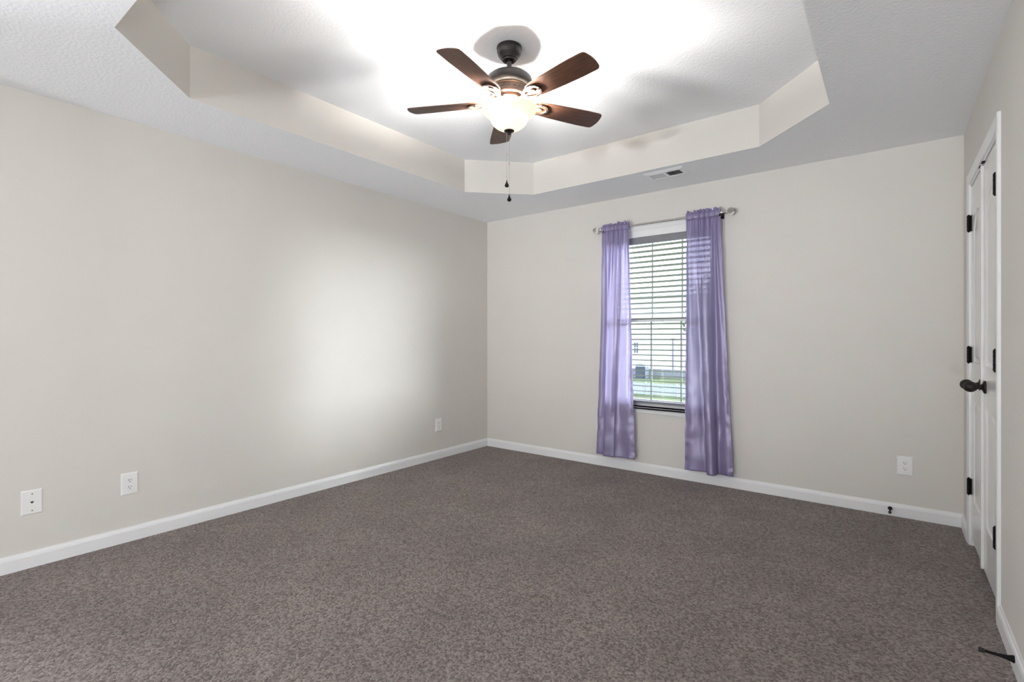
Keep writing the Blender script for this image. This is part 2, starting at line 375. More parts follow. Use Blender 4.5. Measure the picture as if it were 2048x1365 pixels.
# ------------------------------------------------------------ curtain rod
RZ = 2.158; RY = -.082
rod = thing('curtain_rod', 'slim silver curtain rod with clear crystal ball ends above the window', 'curtain rod', (1.95, RY, RZ))
q = MB(); Mx = Matrix.Rotation(R(90), 4, 'Y')
q.lathe([(.0085, -.545), (.0085, .15)], 16, Mx); q.lathe([(.0100, .15), (.0100, .545)], 16, Mx)
q.build('rod', M_chrome, rod, smooth=True)
for s in (-1, 1):
    q = MB(); Mf = Matrix.Rotation(R(90 * s), 4, 'Y')
    q.lathe([(.008, .50), (.012, .502), (.013, .508), (.011, .513), (.010, .530), (.013, .534), (.0135, .540), (.010, .545), (.009, .550), (.011, .554), (.006, .557)], 18, Mf)
    fo = q.build('finial_collar', M_chrome, rod, smooth=True)
    q = MB(); rb = .030; cx = .580
    pr = [(max(1e-4, rb * math.sin(PI * k / 12)), cx - rb * math.cos(PI * k / 12)) for k in range(13)]
    q.lathe(pr, 18, Mf); q.build('crystal_ball', M_crystal, fo)
    q = MB(); xb = s * .500
    q.box((xb - .011, .068, -.034), (xb + .011, .082 - .0005, .022)); q.box((xb - .006, -.004, -.018), (xb + .006, .070, -.009))
    q.box((xb - .006, -.012, -.018), (xb + .006, -.004, .004)); q.tube([(xb, -.014, -.016), (xb, -.014, -.028)], .005, 10)
    q.build('wall_bracket', M_bronze, rod, bevel=.001)

# ------------------------------------------------------------ curtains
def catmull(P, t):
    n = len(P) - 1; f = min(max(t, 0), 1) * n; i = min(int(f), n - 1); u = f - i
    g = lambda k: P[min(max(k, 0), n)]
    out = []
    for d in range(2):
        a, b_, c_, e = g(i-1)[d], g(i)[d], g(i+1)[d], g(i+2)[d]
        out.append(.5 * ((2*b_) + (c_-a)*u + (2*a-5*b_+4*c_-e)*u*u + (3*b_-a-3*c_+e)*u**3))
    return out
def smooth01(t): t = min(max(t, 0), 1); return t * t * (3 - 2 * t)
def curtain(name, label, xt0, xt1, prof, zbot, seed):
    """prof: bottom cross-section (x, y) seen from above; top is gathered on the rod between xt0 and xt1"""
    root = thing(name, label, 'curtain', ((xt0 + xt1) / 2, RY, RZ), group='lavender curtains at the window')
    ox, oy, oz = root.location
    rnd = random.Random(seed); NU = 200
    ph = [rnd.uniform(0, 6.28) for _ in range(6)]
    def gather(u):   # fine rod-pocket gathers
        uu = u + .012 * math.sin(9 * u + ph[5])
        return (.55 * math.sin(2*PI*11*uu + ph[0]) + .45 * math.sin(2*PI*17*uu + ph[1]) * (.6 + .4*math.sin(7*u + ph[3])))
    def mid(u): return .6 * math.sin(2*PI*5.2*u + ph[2]) + .4 * math.sin(2*PI*7.7*u + ph[4])
    def pt(u, z):
        t = (RZ - .03 - z) / (RZ - .03 - zbot)          # 0 at pocket, 1 at hem
        xb, yb = catmull(prof, u)
        xt = xt0 + (xt1 - xt0) * u
        k = min(1, t) ** 1.25 if t > 0 else 0
        k2 = smooth01(t / .45)
        x = xt + (xb - xt) * k
        y = RY - .006 + (yb - (RY - .006)) * k2
        ga = .0095 * (1 - smooth01(t / .25)) + .0
        mi = .010 * smooth01(t / .10) * (1 - .82 * smooth01((t - .12) / .5))
        y += ga * gather(u) + mi * mid(u)
        # soft wrinkles, most along the side seams and the lower third
        e = max(0, 1 - min(u, 1 - u) / .16)
        wz = noise.noise(Vector((u * 5 + seed, 0, z * 7))) * .010 * smooth01((t - .25) / .5) + noise.noise(Vector((u * 14, seed, z * 26))) * .007 * e * smooth01((t - .3) / .5)
        y += wz
        x += noise.noise(Vector((3 + seed, u, z * 9))) * .004 * e
        return (x - ox, y - oy, z - oz)
    def sheet(nm, zs, fn, mt=M_curtain):
        vs = []; fs = []
        for z in zs:
            for i in range(NU + 1): vs.append(fn(i / NU, z))
        n = NU + 1
        for j in range(len(zs) - 1):
            for i in range(NU): fs.append((j*n+i, j*n+i+1, (j+1)*n+i+1, (j+1)*n+i))
        m = MB(); m.add(vs, fs); o = m.build(nm, mt, root, smooth=180, recalc=False); return o
    ztop = RZ - .028; zh = zbot + .085
    NZ_ = 110
    sheet('panel', [ztop + (zh - ztop) * k / NZ_ for k in range(NZ_ + 1)], pt)
    # side hems: doubled cloth down both edges
    zs_ = [ztop + (zh - ztop) * k / NZ_ for k in range(NZ_ + 1)]
    for ua, ub in ((0, .05), (.95, 1)):
        vs = []; fs = []
        for z in zs_:
            for i in range(9):
                p_ = pt(ua + (ub - ua) * i / 8, z); vs.append((p_[0], p_[1] + .0018, p_[2]))
        for j in range(NZ_):
            for i in range(8): fs.append((j*9+i, j*9+i+1, (j+1)*9+i+1, (j+1)*9+i))
        m = MB(); m.add(vs, fs); m.build('side_hem', M_curtain, root, smooth=180, recalc=False)
    # hem: doubled cloth, bottom edge
    vs_z = [zh - (zh - zbot) * k / 8 for k in range(9)]
    def hem(sg):
        return lambda u, z: (lambda p: (p[0], p[1] + sg * .0012, p[2]))(pt(u, z))
    vs = []; fs = []; n = NU + 1
    rows = [[hem(-1)(i / NU, z) for i in range(n)] for z in vs_z] + [[hem(1)(i / NU, z) for i in range(n)] for z in vs_z[::-1]]
    for r_ in rows: vs += r_
    for j in range(len(rows) - 1):
        for i in range(NU): fs.append((j*n+i, j*n+i+1, (j+1)*n+i+1, (j+1)*n+i))
    m = MB(); m.add(vs, fs); m.build('hem', M_curtain, root, smooth=180, recalc=False)
    # rod pocket: cloth wrapped round the rod, with gathers
    vs = []; fs = []; NK = 14
    for k in range(NK + 1):
        a = -PI/2 + 2 * PI * k / NK
        for i in range(n):
            u = i / NU; r_ = .0155 + .0045 * gather(u) * (.5 + .5 * abs(math.cos(a)))
            x = xt0 + (xt1 - xt0) * u
            vs.append((x - ox, -math.cos(a) * r_, math.sin(a) * r_ * 1.9))
    for j in range(NK):
        for i in range(NU): fs.append((j*n+i, j*n+i+1, (j+1)*n+i+1, (j+1)*n+i))
    m = MB(); m.add(vs, fs); m.build('rod_pocket', M_curtain, root, smooth=180, recalc=False)
    # ruffle standing above the pocket
    vs = []; fs = []
    for k in range(7):
        h = k / 6
        for i in range(n):
            u = i / NU; x = xt0 + (xt1 - xt0) * u - .010 * h * (1 - 2 * u) * 0
            top = .044 + .016 * noise.noise(Vector((u * 9, seed * 3.1, 0))) + .014 * noise.noise(Vector((u * 26, seed, 4)))
            z = .022 + (top - .022) * h
            y = -.002 + (.007 + .010 * h) * gather(u) + .012 * h * noise.noise(Vector((u * 8, seed, 2.2)))
            vs.append((x - ox + .004 * h * mid(u), y, z))
    for j in range(6):
        for i in range(NU): fs.append((j*n+i, j*n+i+1, (j+1)*n+i+1, (j+1)*n+i))
    m = MB(); m.add(vs, fs); m.build('ruffle', M_curtain, root, smooth=180, recalc=False)
    return root
b0 = -.075
curtain('curtain', 'lavender satin curtain panel on the left of the window, nearer the room corner', 1.432, 1.690,
        [(1.362, b0+.012), (1.395, b0+.006), (1.432, b0+.020), (1.440, b0-.012), (1.462, b0-.034), (1.505, b0-.036), (1.545, b0-.026), (1.562, b0-.008), (1.62, b0+.002), (1.69, b0-.004), (1.742, b0+.004)], .118, 3)
curtain('curtain', 'lavender satin curtain panel on the right of the window, with one deep front fold', 2.187, 2.455,
        [(2.172, b0), (2.225, b0-.004), (2.285, b0+.004), (2.325, b0+.018), (2.348, b0+.016), (2.352, b0-.022), (2.372, b0-.060), (2.412, b0-.064), (2.428, b0-.030), (2.432, b0+.012), (2.470, b0+.012), (2.51, b0-.002), (2.545, b0+.004)], .104, 8)

# ------------------------------------------------------------ closet doors
def sweep_rect(m, u0, u1, z0, z1, prof, place, arch=0, n=14):
    """moulded frame: closed path (rectangle, optional arched top) swept with profile (inset, depth)"""
    path = [(u0, z0), (u1, z0)]
    if arch:
        for k in range(n + 1):
            t = k / n; path.append((u1 + (u0 - u1) * t, z1 + arch * math.sin(PI * t) ** .8))
    else: path += [(u1, z1), (u0, z1)]
    N_ = len(path); vs = []; fs = []
    cu = sum(p[0] for p in path) / N_; cz = (z0 + z1) / 2
    nor = []
    for i in range(N_):
        a = Vector(path[i - 1]); b_ = Vector(path[i]); c_ = Vector(path[(i + 1) % N_])
        d1 = (b_ - a).normalized(); d2 = (c_ - b_).normalized()
        n1 = Vector((-d1.y, d1.x)); n2 = Vector((-d2.y, d2.x)); nn = (n1 + n2).normalized()
        nor.append(nn / max(.4, nn.dot(n1)))
    for ins, dep in prof:
        for i in range(N_):
            p = Vector(path[i]) + nor[i] * ins; vs.append(place(p.x, p.y, dep))
    K = len(prof)
    for j in range(K - 1):
        for i in range(N_): fs.append((j*N_+i, j*N_+(i+1)%N_, (j+1)*N_+(i+1)%N_, (j+1)*N_+i))
    fs.append(tuple((K-1)*N_ + i for i in range(N_)))
    m.add(vs, fs)
DFX = W + .004; DT = .034
def hinge(root, ylocal, z, side, lab=None):
    q = MB(); x = -.013
    for k in range(5):   # knuckles
        z0 = z - .0445 + k * .0178
        q.lathe([(.0065, z0 + .0004), (.0078, z0 + .001), (.0078, z0 + .0168), (.0065, z0 + .0174)], 14, Matrix.Translation((x, ylocal, 0)))
    q.lathe([(.003, z - .050), (.0055, z - .047), (.0055, z + .047), (.003, z + .050)], 12, Matrix.Translation((x, ylocal, 0)))
    q.box((-.0125, ylocal - .0012, z - .0445), (.002, ylocal + .0012, z + .0445))
    q.box((-.0022, ylocal, z - .0445), (.0005, ylocal - side * .016, z + .0445))
    if side > 0: q.box((-.0135, ylocal + .0015, z - .0445), (-.0118, ylocal + .015, z + .0445))
    return q.build('hinge', M_black, root, smooth=True)
def door(name, ya, yb, side):
    # ya: hinge edge, yb: meeting edge (world y); root at hinge edge base, local x=0 is the room face
    root = struct(empty(name, (DFX, ya, .040)))
    wd = yb - ya; h = DZ - .014 - .040 - .005
    m = MB(); place = lambda u, z, d: (d, u, z)
    ua, ub = (0, wd) if wd > 0 else (wd, 0)
    g = .003; ua += g; ub -= g * .3
    stile = .088
    pu0, pu1 = ua + stile, ub - stile
    panels = [(.225, .80, 0), (1.00, 1.83 - .085, .085)]
    # face built of stiles and rails round the two sunk panels
    def flat(u0, u1, z0, z1): m.add([place(u0, z0, 0), place(u1, z0, 0), place(u1, z1, 0), place(u0, z1, 0)], [(0, 1, 2, 3)])
    flat(ua, pu0, 0, h); flat(pu1, ub, 0, h); flat(pu0, pu1, 0, .225); flat(pu0, pu1, .80, 1.00)
    prof = [(0, 0), (.006, .006), (.016, .007), (.020, .0075), (.040, .002), (.046, .0015)]
    # sweep inwards for both panels
    n = 14
    for z0, z1, arch in panels:
        sweep_rect(m, pu0, pu1, z0, z1, prof, place, arch, n)
    # face piece above the arch
    z1 = 1.83 - .085; top = []
    for k in range(n + 1):
        t = k / n; top.append((pu1 + (pu0 - pu1) * t, z1 + .085 * math.sin(PI * t) ** .8))
    for k in range(n):
        (a, za), (b_, zb_) = top[k], top[k + 1]
        m.add([place(a, za, 0), place(b_, zb_, 0), place(b_, h, 0), place(a, h, 0)], [(0, 1, 2, 3)])
    # edges and back
    m.add([place(ua, 0, 0), place(ub, 0, 0), place(ub, h, 0), place(ua, h, 0), place(ua, 0, DT), place(ub, 0, DT), place(ub, h, DT), place(ua, h, DT)],
          [(4, 5, 6, 7), (0, 1, 5, 4), (1, 2, 6, 5), (2, 3, 7, 6), (3, 0, 4, 7)])
    m.build('door_leaf', M_door, root, smooth=30)
    for z in (.295, 1.043, 1.789): hinge(root, 0, z, side)
    # knob
    k = MB(); ky = wd - (.070 if wd > 0 else -.070); Mk = Matrix.Translation((0, ky, .900)) @ Matrix.Rotation(R(-90), 4, 'Y')
    k.lathe([(.031, 0), (.032, .004), (.029, .008), (.020, .011), (.0135, .015), (.0115, .022), (.012, .029), (.017, .034), (.0235, .042), (.0265, .052), (.0258, .062), (.0215, .072), (.014, .079), (.006, .082), (.0001, .0825)], 28, Mk)
    k.build('door_knob', M_bronze, root, smooth=60)
    c_ = MB(); cy = wd - (.040 if wd > 0 else -.040)
    c_.box((-.012, cy - .018, h + .0005), (.012, cy + .018, h + .006)); c_.build('ball_catch', M_black, root, bevel=.001)
    return root
YM = -.7915
d1 = door('door_1', DY0 - .006, YM + .001, 1)
d2 = door('door_2', DY1 + .006, YM - .001, -1)
q = MB(); q.ext([(-.011, -.016), (-.011, .012), (-.008, .016), (-.0005, .016), (-.0005, -.016)], 'z', 0, 1.985)
q.build('astragal', M_door, d2, smooth=25, loc=(0, YM - (DY1 + .006), .002))

# ------------------------------------------------------------ ceiling fan
FX, FY = 1.9079, -2.0761
fan = thing('ceiling_fan', 'five-blade bronze and walnut ceiling fan with lit cream glass bowl hanging in the tray ceiling', 'ceiling fan', (FX, FY, HT))
def fz(z): return z - HT
q = MB(); q.lathe([(r, fz(z)) for r, z in [(.060, 2.7199), (.0655, 2.716), (.0665, 2.709), (.0645, 2.706), (.0650, 2.700), (.0640, 2.690), (.0600, 2.676), (.0585, 2.674), (.0520, 2.664), (.0440, 2.656), (.0430, 2.6535), (.0370, 2.650), (.0345, 2.6440), (.026, 2.642), (.0215, 2.645), (.018, 2.655)]], 40); q.build('canopy', M_bronze, fan, smooth=35)
q = MB(); q.lathe([(.0130, fz(2.66)), (.0130, fz(2.575)), (.020, fz(2.573)), (.020, fz(2.560))], 20); q.build('downrod', M_bronze, fan, smooth=True)
q = MB(); q.lathe([(r, fz(z)) for r, z in [(.018, 2.566), (.045, 2.566), (.080, 2.563), (.108, 2.557), (.1175, 2.549), (.1200, 2.546), (.1215, 2.540), (.1215, 2.514), (.117, 2.504), (.108, 2.498), (.101, 2.496)]], 48); q.build('motor_housing', M_bronze, fan, smooth=35)
q = MB(); q.lathe([(r, fz(z)) for r, z in [(.101, 2.497), (.103, 2.494), (.101, 2.491), (.0985, 2.489), (.099, 2.486), (.0985, 2.455), (.100, 2.452), (.098, 2.447), (.080, 2.444), (.0, 2.444)]], 48); vb = q.build('vent_band', M_copper, fan, smooth=35)
q = MB()
for k in range(20):
    Mr = Matrix.Rotation(2 * PI * k / 20, 4, 'Z')
    vs = [Mr @ Vector((x, y, fz(z))) for x, y, z in [(.095, -.0095, 2.467), (.0995, -.0095, 2.467), (.0995, .0095, 2.467), (.095, .0095, 2.467), (.095, -.0095, 2.474), (.0995, -.0095, 2.474), (.0995, .0095, 2.474), (.095, .0095, 2.474)]]
    q.add(vs, [(0,3,2,1),(4,5,6,7),(0,1,5,4),(1,2,6,5),(2,3,7,6),(3,0,4,7)])
q.build('vent_slots', M_slot, vb)
q = MB(); q.lathe([(r, fz(z)) for r, z in [(.080, 2.445), (.080, 2.430), (.074, 2.426), (.060, 2.424), (.0605, 2.404), (.064, 2.402), (.066, 2.397), (.062, 2.393), (.02, 2.392), (.0, 2.392)]], 48); q.build('switch_housing', M_copper, fan, smooth=35)
# bowl
q = MB()
prof = [(.1445, 2.3905), (.1455, 2.388), (.1445, 2.384), (.1395, 2.375), (.1305, 2.366), (.119, 2.357), (.109, 2.349), (.1025, 2.341), (.0990, 2.333), (.0965, 2.325), (.0920, 2.316), (.0840, 2.306), (.0720, 2.296), (.0560, 2.287), (.0380, 2.281), (.0180, 2.2785), (.0001, 2.278)]
inn = [(max(r - .003, .0001), z + .0028) for r, z in prof[1:]][::-1]
q.lathe([(r, fz(z)) for r, z in prof + inn + [(.1425, 2.3905)]], 56, cap=False); q.build('glass_bowl', M_bowl, fan, smooth=60)
q = MB(); q.lathe([(r, fz(z)) for r, z in [(.0001, 2.2775), (.024, 2.2770), (.0275, 2.2745), (.0265, 2.272), (.016, 2.268), (.0075, 2.264), (.0065, 2.261), (.008, 2.258), (.0065, 2.2545), (.0001, 2.253)]], 28); q.build('finial', M_bronze, fan, smooth=40)
# blades
BZ = 2.4267; BA = R(-9.8325); BP = -.2017
def blade_poly():
    P = []
    tip = [(.455, -.0655), (.530, -.0645), (.543, -.062), (.551, -.054), (.5545, -.044), (.560, -.020), (.5615, 0), (.560, .020), (.5545, .044), (.551, .054), (.543, .062), (.530, .0645), (.455, .0655)]
    P += [(.150, -.034), (.165, -.044), (.200, -.0525), (.260, -.0575), (.350, -.062)] + tip + [(.350, .062), (.260, .0575), (.200, .0525), (.165, .044), (.150, .034), (.142, .022), (.138, 0), (.142, -.022)]
    return P
bladep = ironp = None
for k in range(5):
    rz = BA + k * R(72)
    if bladep is None:
        q = MB(); q.prism(blade_poly(), -.0026, .0026)
        bladep = o = q.build('blade', M_wood, fan, bevel=.0012)
        m = MB()
        # arm from the hub, two prongs closing round an open loop, and the pad screwed under the blade
        m.prism([(.066, -.014), (.100, -.011), (.128, -.013), (.134, 0), (.128, .013), (.100, .011), (.066, .014)], -.012, -.0045)
        def strip(cl, w_, z0, z1):
            Lp = []; Rp = []
            for i, (x, y) in enumerate(cl):
                a = Vector(cl[max(i-1, 0)]); c_ = Vector(cl[min(i+1, len(cl)-1)]); d = (c_ - a).normalized(); nn = Vector((-d.y, d.x)) * w_[i] / 2
                Lp.append((x + nn.x, y + nn.y)); Rp.append((x - nn.x, y - nn.y))
            n = len(cl); vs = []
            for (x, y) in Lp: vs.append((x, y, z0))
            for (x, y) in Rp: vs.append((x, y, z0))
            for (x, y) in Lp: vs.append((x, y, z1))
            for (x, y) in Rp: vs.append((x, y, z1))
            fs = []
            for i in range(n - 1):
                fs += [(i, i+1, n+i+1, n+i), (2*n+i, 3*n+i, 3*n+i+1, 2*n+i+1), (i, 2*n+i, 2*n+i+1, i+1), (n+i, n+i+1, 3*n+i+1, 3*n+i)]
            fs += [(0, n, 3*n, 2*n), (n-1, 3*n-1, 4*n-1, 2*n-1)]
            m.add(vs, fs)
        for s in (-1, 1):
            strip([(.110, s*.006), (.128, s*.018), (.150, s*.030), (.175, s*.036), (.198, s*.034), (.214, s*.024), (.222, s*.010), (.223, 0)], [.012, .013, .013, .013, .013, .014, .014, .014], -.011, -.0028)
        m.prism([(.176 + .020 * math.cos(a), .013 * math.sin(a)) for a in [2*PI*i/20 for i in range(20)]], -.010, -.0028)
        strip([(.126, 0), (.150, 0), (.160, 0)], [.012, .008, .007], -.010, -.004)
        ironp = p = m.build('blade_iron', M_iron, o, bevel=.0015)
        for (x, y) in ((.175, .036), (.175, -.036), (.222, 0)):
            sc = MB(); sc.lathe([(.0045, -.0132), (.0045, -.011)], 10, Matrix.Translation((x, y, 0))); sc.build('screw', M_chrome, o)
    else:
        o = copy_tree(bladep, fan)
    o.location = (0, 0, fz(BZ)); o.rotation_euler = (BP, 0, rz)
# pull chains
rt = Vector((.7945, .6073, 0))
for dx, zend in ((-.0125, 2.012), (.0005, 1.937)):
    p = rt * dx
    q = MB(); z = 2.262 if dx < 0 else 2.256; q.tube([(p.x, p.y, fz(z)), (p.x, p.y, fz(zend))], .0006, 6)
    n_ = int((z - zend) / .0046)
    zc = z - .11 if dx < 0 else z - .155
    for i in range(n_):
        zz = z - i * .0046; r_ = .0014
        q.lathe([(.0001, fz(zz) - r_), (r_ * .8, fz(zz) - r_ * .6), (r_, fz(zz)), (r_ * .8, fz(zz) + r_ * .6), (.0001, fz(zz) + r_)], 6, Matrix.Translation((p.x, p.y, 0)))
    q.lathe([(.001, fz(zc) - .005), (.0026, fz(zc) - .004), (.0026, fz(zc) + .004), (.001, fz(zc) + .005)], 8, Matrix.Translation((p.x, p.y, 0)))
    ch = q.build('pull_chain', M_chrome, fan, smooth=True)
    q = MB(); q.lathe([(.0022, fz(zend) + .001), (.003, fz(zend) - .003), (.0028, fz(zend) - .006), (.006, fz(zend) - .014), (.0105, fz(zend) - .023), (.0112, fz(zend) - .028), (.009, fz(zend) - .033), (.005, fz(zend) - .0355), (.0001, fz(zend) - .036)], 16, Matrix.Translation((p.x, p.y, 0)))
    q.build('chain_pendant', M_black, ch, smooth=50)
# bulbs
for k in range(3):
    a = R(30 + 120 * k)
    d = bpy.data.lights.new('fan_bulb', 'POINT'); d.energy = FAN_W; d.shadow_soft_size = .028; d.color = (1, .96, .91)
    o = bpy.data.objects.new('fan_bulb', d); COL.objects.link(o); o.parent = fan; o.location = (.058 * math.cos(a), .058 * math.sin(a), fz(2.345))
# rod through the bowl that holds it up
q = MB(); q.tube([(0, 0, fz(2.393)), (0, 0, fz(2.279))], .006, 10); q.build('bowl_rod', M_bronze, fan)

# ------------------------------------------------------------ ceiling vent
vt = thing('ceiling_vent', 'white metal air vent with two louvre banks on the lowered ceiling above the window', 'vent', (2.145, -.4095, H), (0, 0, R(-1)))
q = MB(); a, bb = .155, .095; ia, ib = .118, .060
fp = [(0, 0), (.004, -.004), (.030, -.010), (.037, -.010), (.037, 0)]
def ringbox(m, a, b_, ia, ib, z0, z1):
    vs = [(-a,-b_,0),(a,-b_,0),(a,b_,0),(-a,b_,0), (-a+.006,-b_+.006,z0),(a-.006,-b_+.006,z0),(a-.006,b_-.006,z0),(-a+.006,b_-.006,z0), (-ia,-ib,z1),(ia,-ib,z1),(ia,ib,z1),(-ia,ib,z1), (-ia,-ib,-.001),(ia,-ib,-.001),(ia,ib,-.001),(-ia,ib,-.001)]
    fs = []
    for l in range(3):
        for i in range(4): fs.append((l*4+i, l*4+(i+1)%4, (l+1)*4+(i+1)%4, (l+1)*4+i))
    m.add(vs, fs)
ringbox(q, a, bb, ia, ib, -.005, -.012); q.box((-.008, -ib, -.012), (.008, ib, -.001)); q.build('vent_frame', M_vent, vt)
q = MB(); q.box((-ia, -ib, -.0016), (ia, ib, -.0004)); q.build('duct_shadow', M_duct, vt).name = 'duct_shade_panel'  # dark panel in place of the shade inside the duct
for s in (-1, 1):
    q = MB()
    for k in range(9):
        xc = s * (.017 + k * .0117); an = R(-42) * s
        dx = .0065 * math.cos(an); dz = .0065 * math.sin(an)
        q.add([(xc - dx, -ib, -.0068 - dz), (xc + dx, -ib, -.0068 + dz), (xc + dx, ib, -.0068 + dz), (xc - dx, ib, -.0068 - dz),
               (xc - dx, -ib, -.0060 - dz), (xc + dx, -ib, -.0060 + dz), (xc + dx, ib, -.0060 + dz), (xc - dx, ib, -.0060 - dz)],
              [(0,3,2,1),(4,5,6,7),(0,1,5,4),(1,2,6,5),(2,3,7,6),(3,0,4,7)])
    q.build('louvre_bank', M_vent, vt)

# ------------------------------------------------------------ wall plates (local: x across, -y towards the room, z up)
def plate_mesh(root, hole=False):
    q = MB(); w_, h_, d = .0415, .063, .0065
    q.add([(-w_,0,-h_),(w_,0,-h_),(w_,0,h_),(-w_,0,h_), (-w_,-.002,-h_),(w_,-.002,-h_),(w_,-.002,h_),(-w_,-.002,h_), (-w_+.006,-d,-h_+.006),(w_-.006,-d,-h_+.006),(w_-.006,-d,h_-.006),(-w_+.006,-d,h_-.006)],
          [(0,1,2,3),(8,11,10,9)] + [(l*4+i, l*4+(i+1)%4, (l+1)*4+(i+1)%4, (l+1)*4+i) for l in range(2) for i in range(4)])
    return q.build('cover_plate', M_plate, root, bevel=.001)
def outlet(label, loc, rz, group='duplex outlets on the walls'):
    root = thing('wall_outlet', label, 'outlet', loc, (0, 0, rz), group)
    plate_mesh(root)
    for s in (1, -1):
        zc = s * .0195; q = MB()
        pl = []
        for k in range(28):
            a = 2*PI*k/28; pl.append((max(-.0172, min(.0172, .0185 * math.cos(a))), max(-.0142, min(.0142, .0178 * math.sin(a)))))
        n = len(pl)
        vs = [(x, -.0062, z + zc) for x, z in pl] + [(x, -.0088, z + zc) for x, z in pl] + [(x * .95, -.0092, z * .95 + zc) for x, z in pl]
        q.add(vs, [(l*n+i, l*n+(i+1)%n, (l+1)*n+(i+1)%n, (l+1)*n+i) for l in range(2) for i in range(n)] + [tuple(2*n+i for i in range(n))])
        rc = q.build('receptacle', M_plate, root)
        q = MB(); q.box((-.0075, -.0095, zc - .001), (-.0052, -.0085, zc + .0085)); q.box((.0052, -.0095, zc + .000), (.0073, -.0085, zc + .0075))
        q.lathe([(.0026, 0), (.0026, .001)], 12, Matrix.Translation((0, -.0085, zc - .0068)) @ Matrix.Rotation(R(90), 4, 'X'))
        q.build('slots', M_slot, rc)
    q = MB(); q.lathe([(.0032, 0), (.0028, .0014), (.0001, .0018)], 14, Matrix.Translation((0, -.0064, 0)) @ Matrix.Rotation(R(90), 4, 'X')); q.build('screw', M_plate, root)
    return root
outlet('white duplex outlet low on the left wall, nearer the phone jack plate', (0, -3.2125, .333), R(90))
outlet('white duplex outlet low on the left wall beside the far room corner', (0, -.7365, .330), R(90))
outlet('white duplex outlet low on the window wall beside the closet doors', (3.585, 0, .338), 0)
jk = thing('phone_jack', 'white phone jack wall plate with one small dark socket low on the left wall', 'wall plate', (0, -3.6245, .334), (0, 0, R(90)))
plate_mesh(jk)
q = MB(); q.prism([(-.0062, .0045), (-.0062, -.0015), (-.0036, -.0015), (-.0036, -.0045), (-.0018, -.0045), (-.0018, -.0065), (.0018, -.0065), (.0018, -.0045), (.0036, -.0045), (.0036, -.0015), (.0062, -.0015), (.0062, .0045)], .0060, .0069, Matrix.Rotation(R(90), 4, 'X')); q.build('jack_socket', M_slot, jk)
for s in (1, -1):
    q = MB(); q.lathe([(.0034, 0), (.003, .0012), (.0001, .0016)], 14, Matrix.Translation((0, -.0064, s * .0425)) @ Matrix.Rotation(R(90), 4, 'X')); q.build('screw', M_chrome, jk)

# ------------------------------------------------------------ door stops
def stop(label, loc, rz, drop):
    root = thing('door_stop', label, 'door stop', loc, (0, 0, rz), 'black baseboard door stops')
    Mr = Matrix.Rotation(R(90) + drop, 4, 'X')
    q = MB(); q.lathe([(.0125, 0), (.0128, .003), (.0105, .010), (.0075, .022), (.0055, .040), (.0048, .058), (.0052, .076)], 20, Mr); q.build('stem', M_black, root, smooth=True)
    q = MB(); q.lathe([(.0056, .0755), (.0078, .077), (.0088, .086), (.0086, .091), (.007, .093), (.0001, .0932)], 20, Mr); q.build('rubber_tip', M_slot, root, smooth=40)
    return root
stop('black flared door stop on the baseboard under the window wall outlet', (3.507, -.014, .048), 0, R(2))
stop('black flared door stop on the right baseboard just in front of the closet doors', (W - .014, -1.700, .050), R(-90), R(-1))

# ------------------------------------------------------------ unseen room added behind the camera to house the fill lights
HX0, HX1, HY = -1.3, 5.0, -12.5
b = MB(); b.box((HX0, YN - T, -.1), (HX1, HY, 0)); struct(b.build('floor_fill_room', M_carpet))
b = MB(); b.box((HX0, YN - T, 0), (HX0 - .1, HY - .1, 2.5)); b.box((-T, YN - T, 0), (HX0 - .1, YN - T + .1, 2.5)); struct(b.build('wall_fill_room_left', M_wall))
b = MB(); b.box((HX1, YN - T, 0), (HX1 + .1, HY - .1, 2.5)); b.box((W + T, YN - T, 0), (HX1 + .1, YN - T + .1, 2.5)); struct(b.build('wall_fill_room_right', M_wall))
b = MB(); b.box((HX0, HY, 0), (HX1, HY - .1, 2.5)); struct(b.build('wall_fill_room_near', M_wall))
b = MB(); b.box((HX0 - .1, YN - T, H), (HX1 + .1, HY - .1, H + .1)); struct(b.build('ceiling_fill_room', M_ceil))
for x, y in ((1.2, -10.2), (2.9, -10.6)):
    d = bpy.data.lights.new('fill_point', 'POINT'); d.energy = FILL_W; d.shadow_soft_size = .25; d.color = (.96, 1.0, 1.04)
    o = bpy.data.objects.new('fill_point', d); COL.objects.link(o); o.location = (x, y, .35)

for x, e in ((4.4, SIDE_W), (-.85, SIDE2_W)):
    d = bpy.data.lights.new('fill_point', 'POINT'); d.energy = e; d.shadow_soft_size = .25; d.color = (.96, 1.0, 1.04)
    o = bpy.data.objects.new('fill_point', d); COL.objects.link(o); o.location = (x, -5.3, .38)
for x in (1.4, 3.6):
    d = bpy.data.lights.new('fill_spot', 'SPOT'); d.energy = UP_W; d.shadow_soft_size = .2; d.color = (.96, 1.0, 1.04); d.spot_size = R(54); d.spot_blend = 1.0
    o = bpy.data.objects.new('fill_spot', d); COL.objects.link(o); o.location = (x, -10.6, .4)
    o.rotation_euler = Vector((-(1.95 - x), -8.0, -2.9)).to_track_quat('Z', 'Y').to_euler()

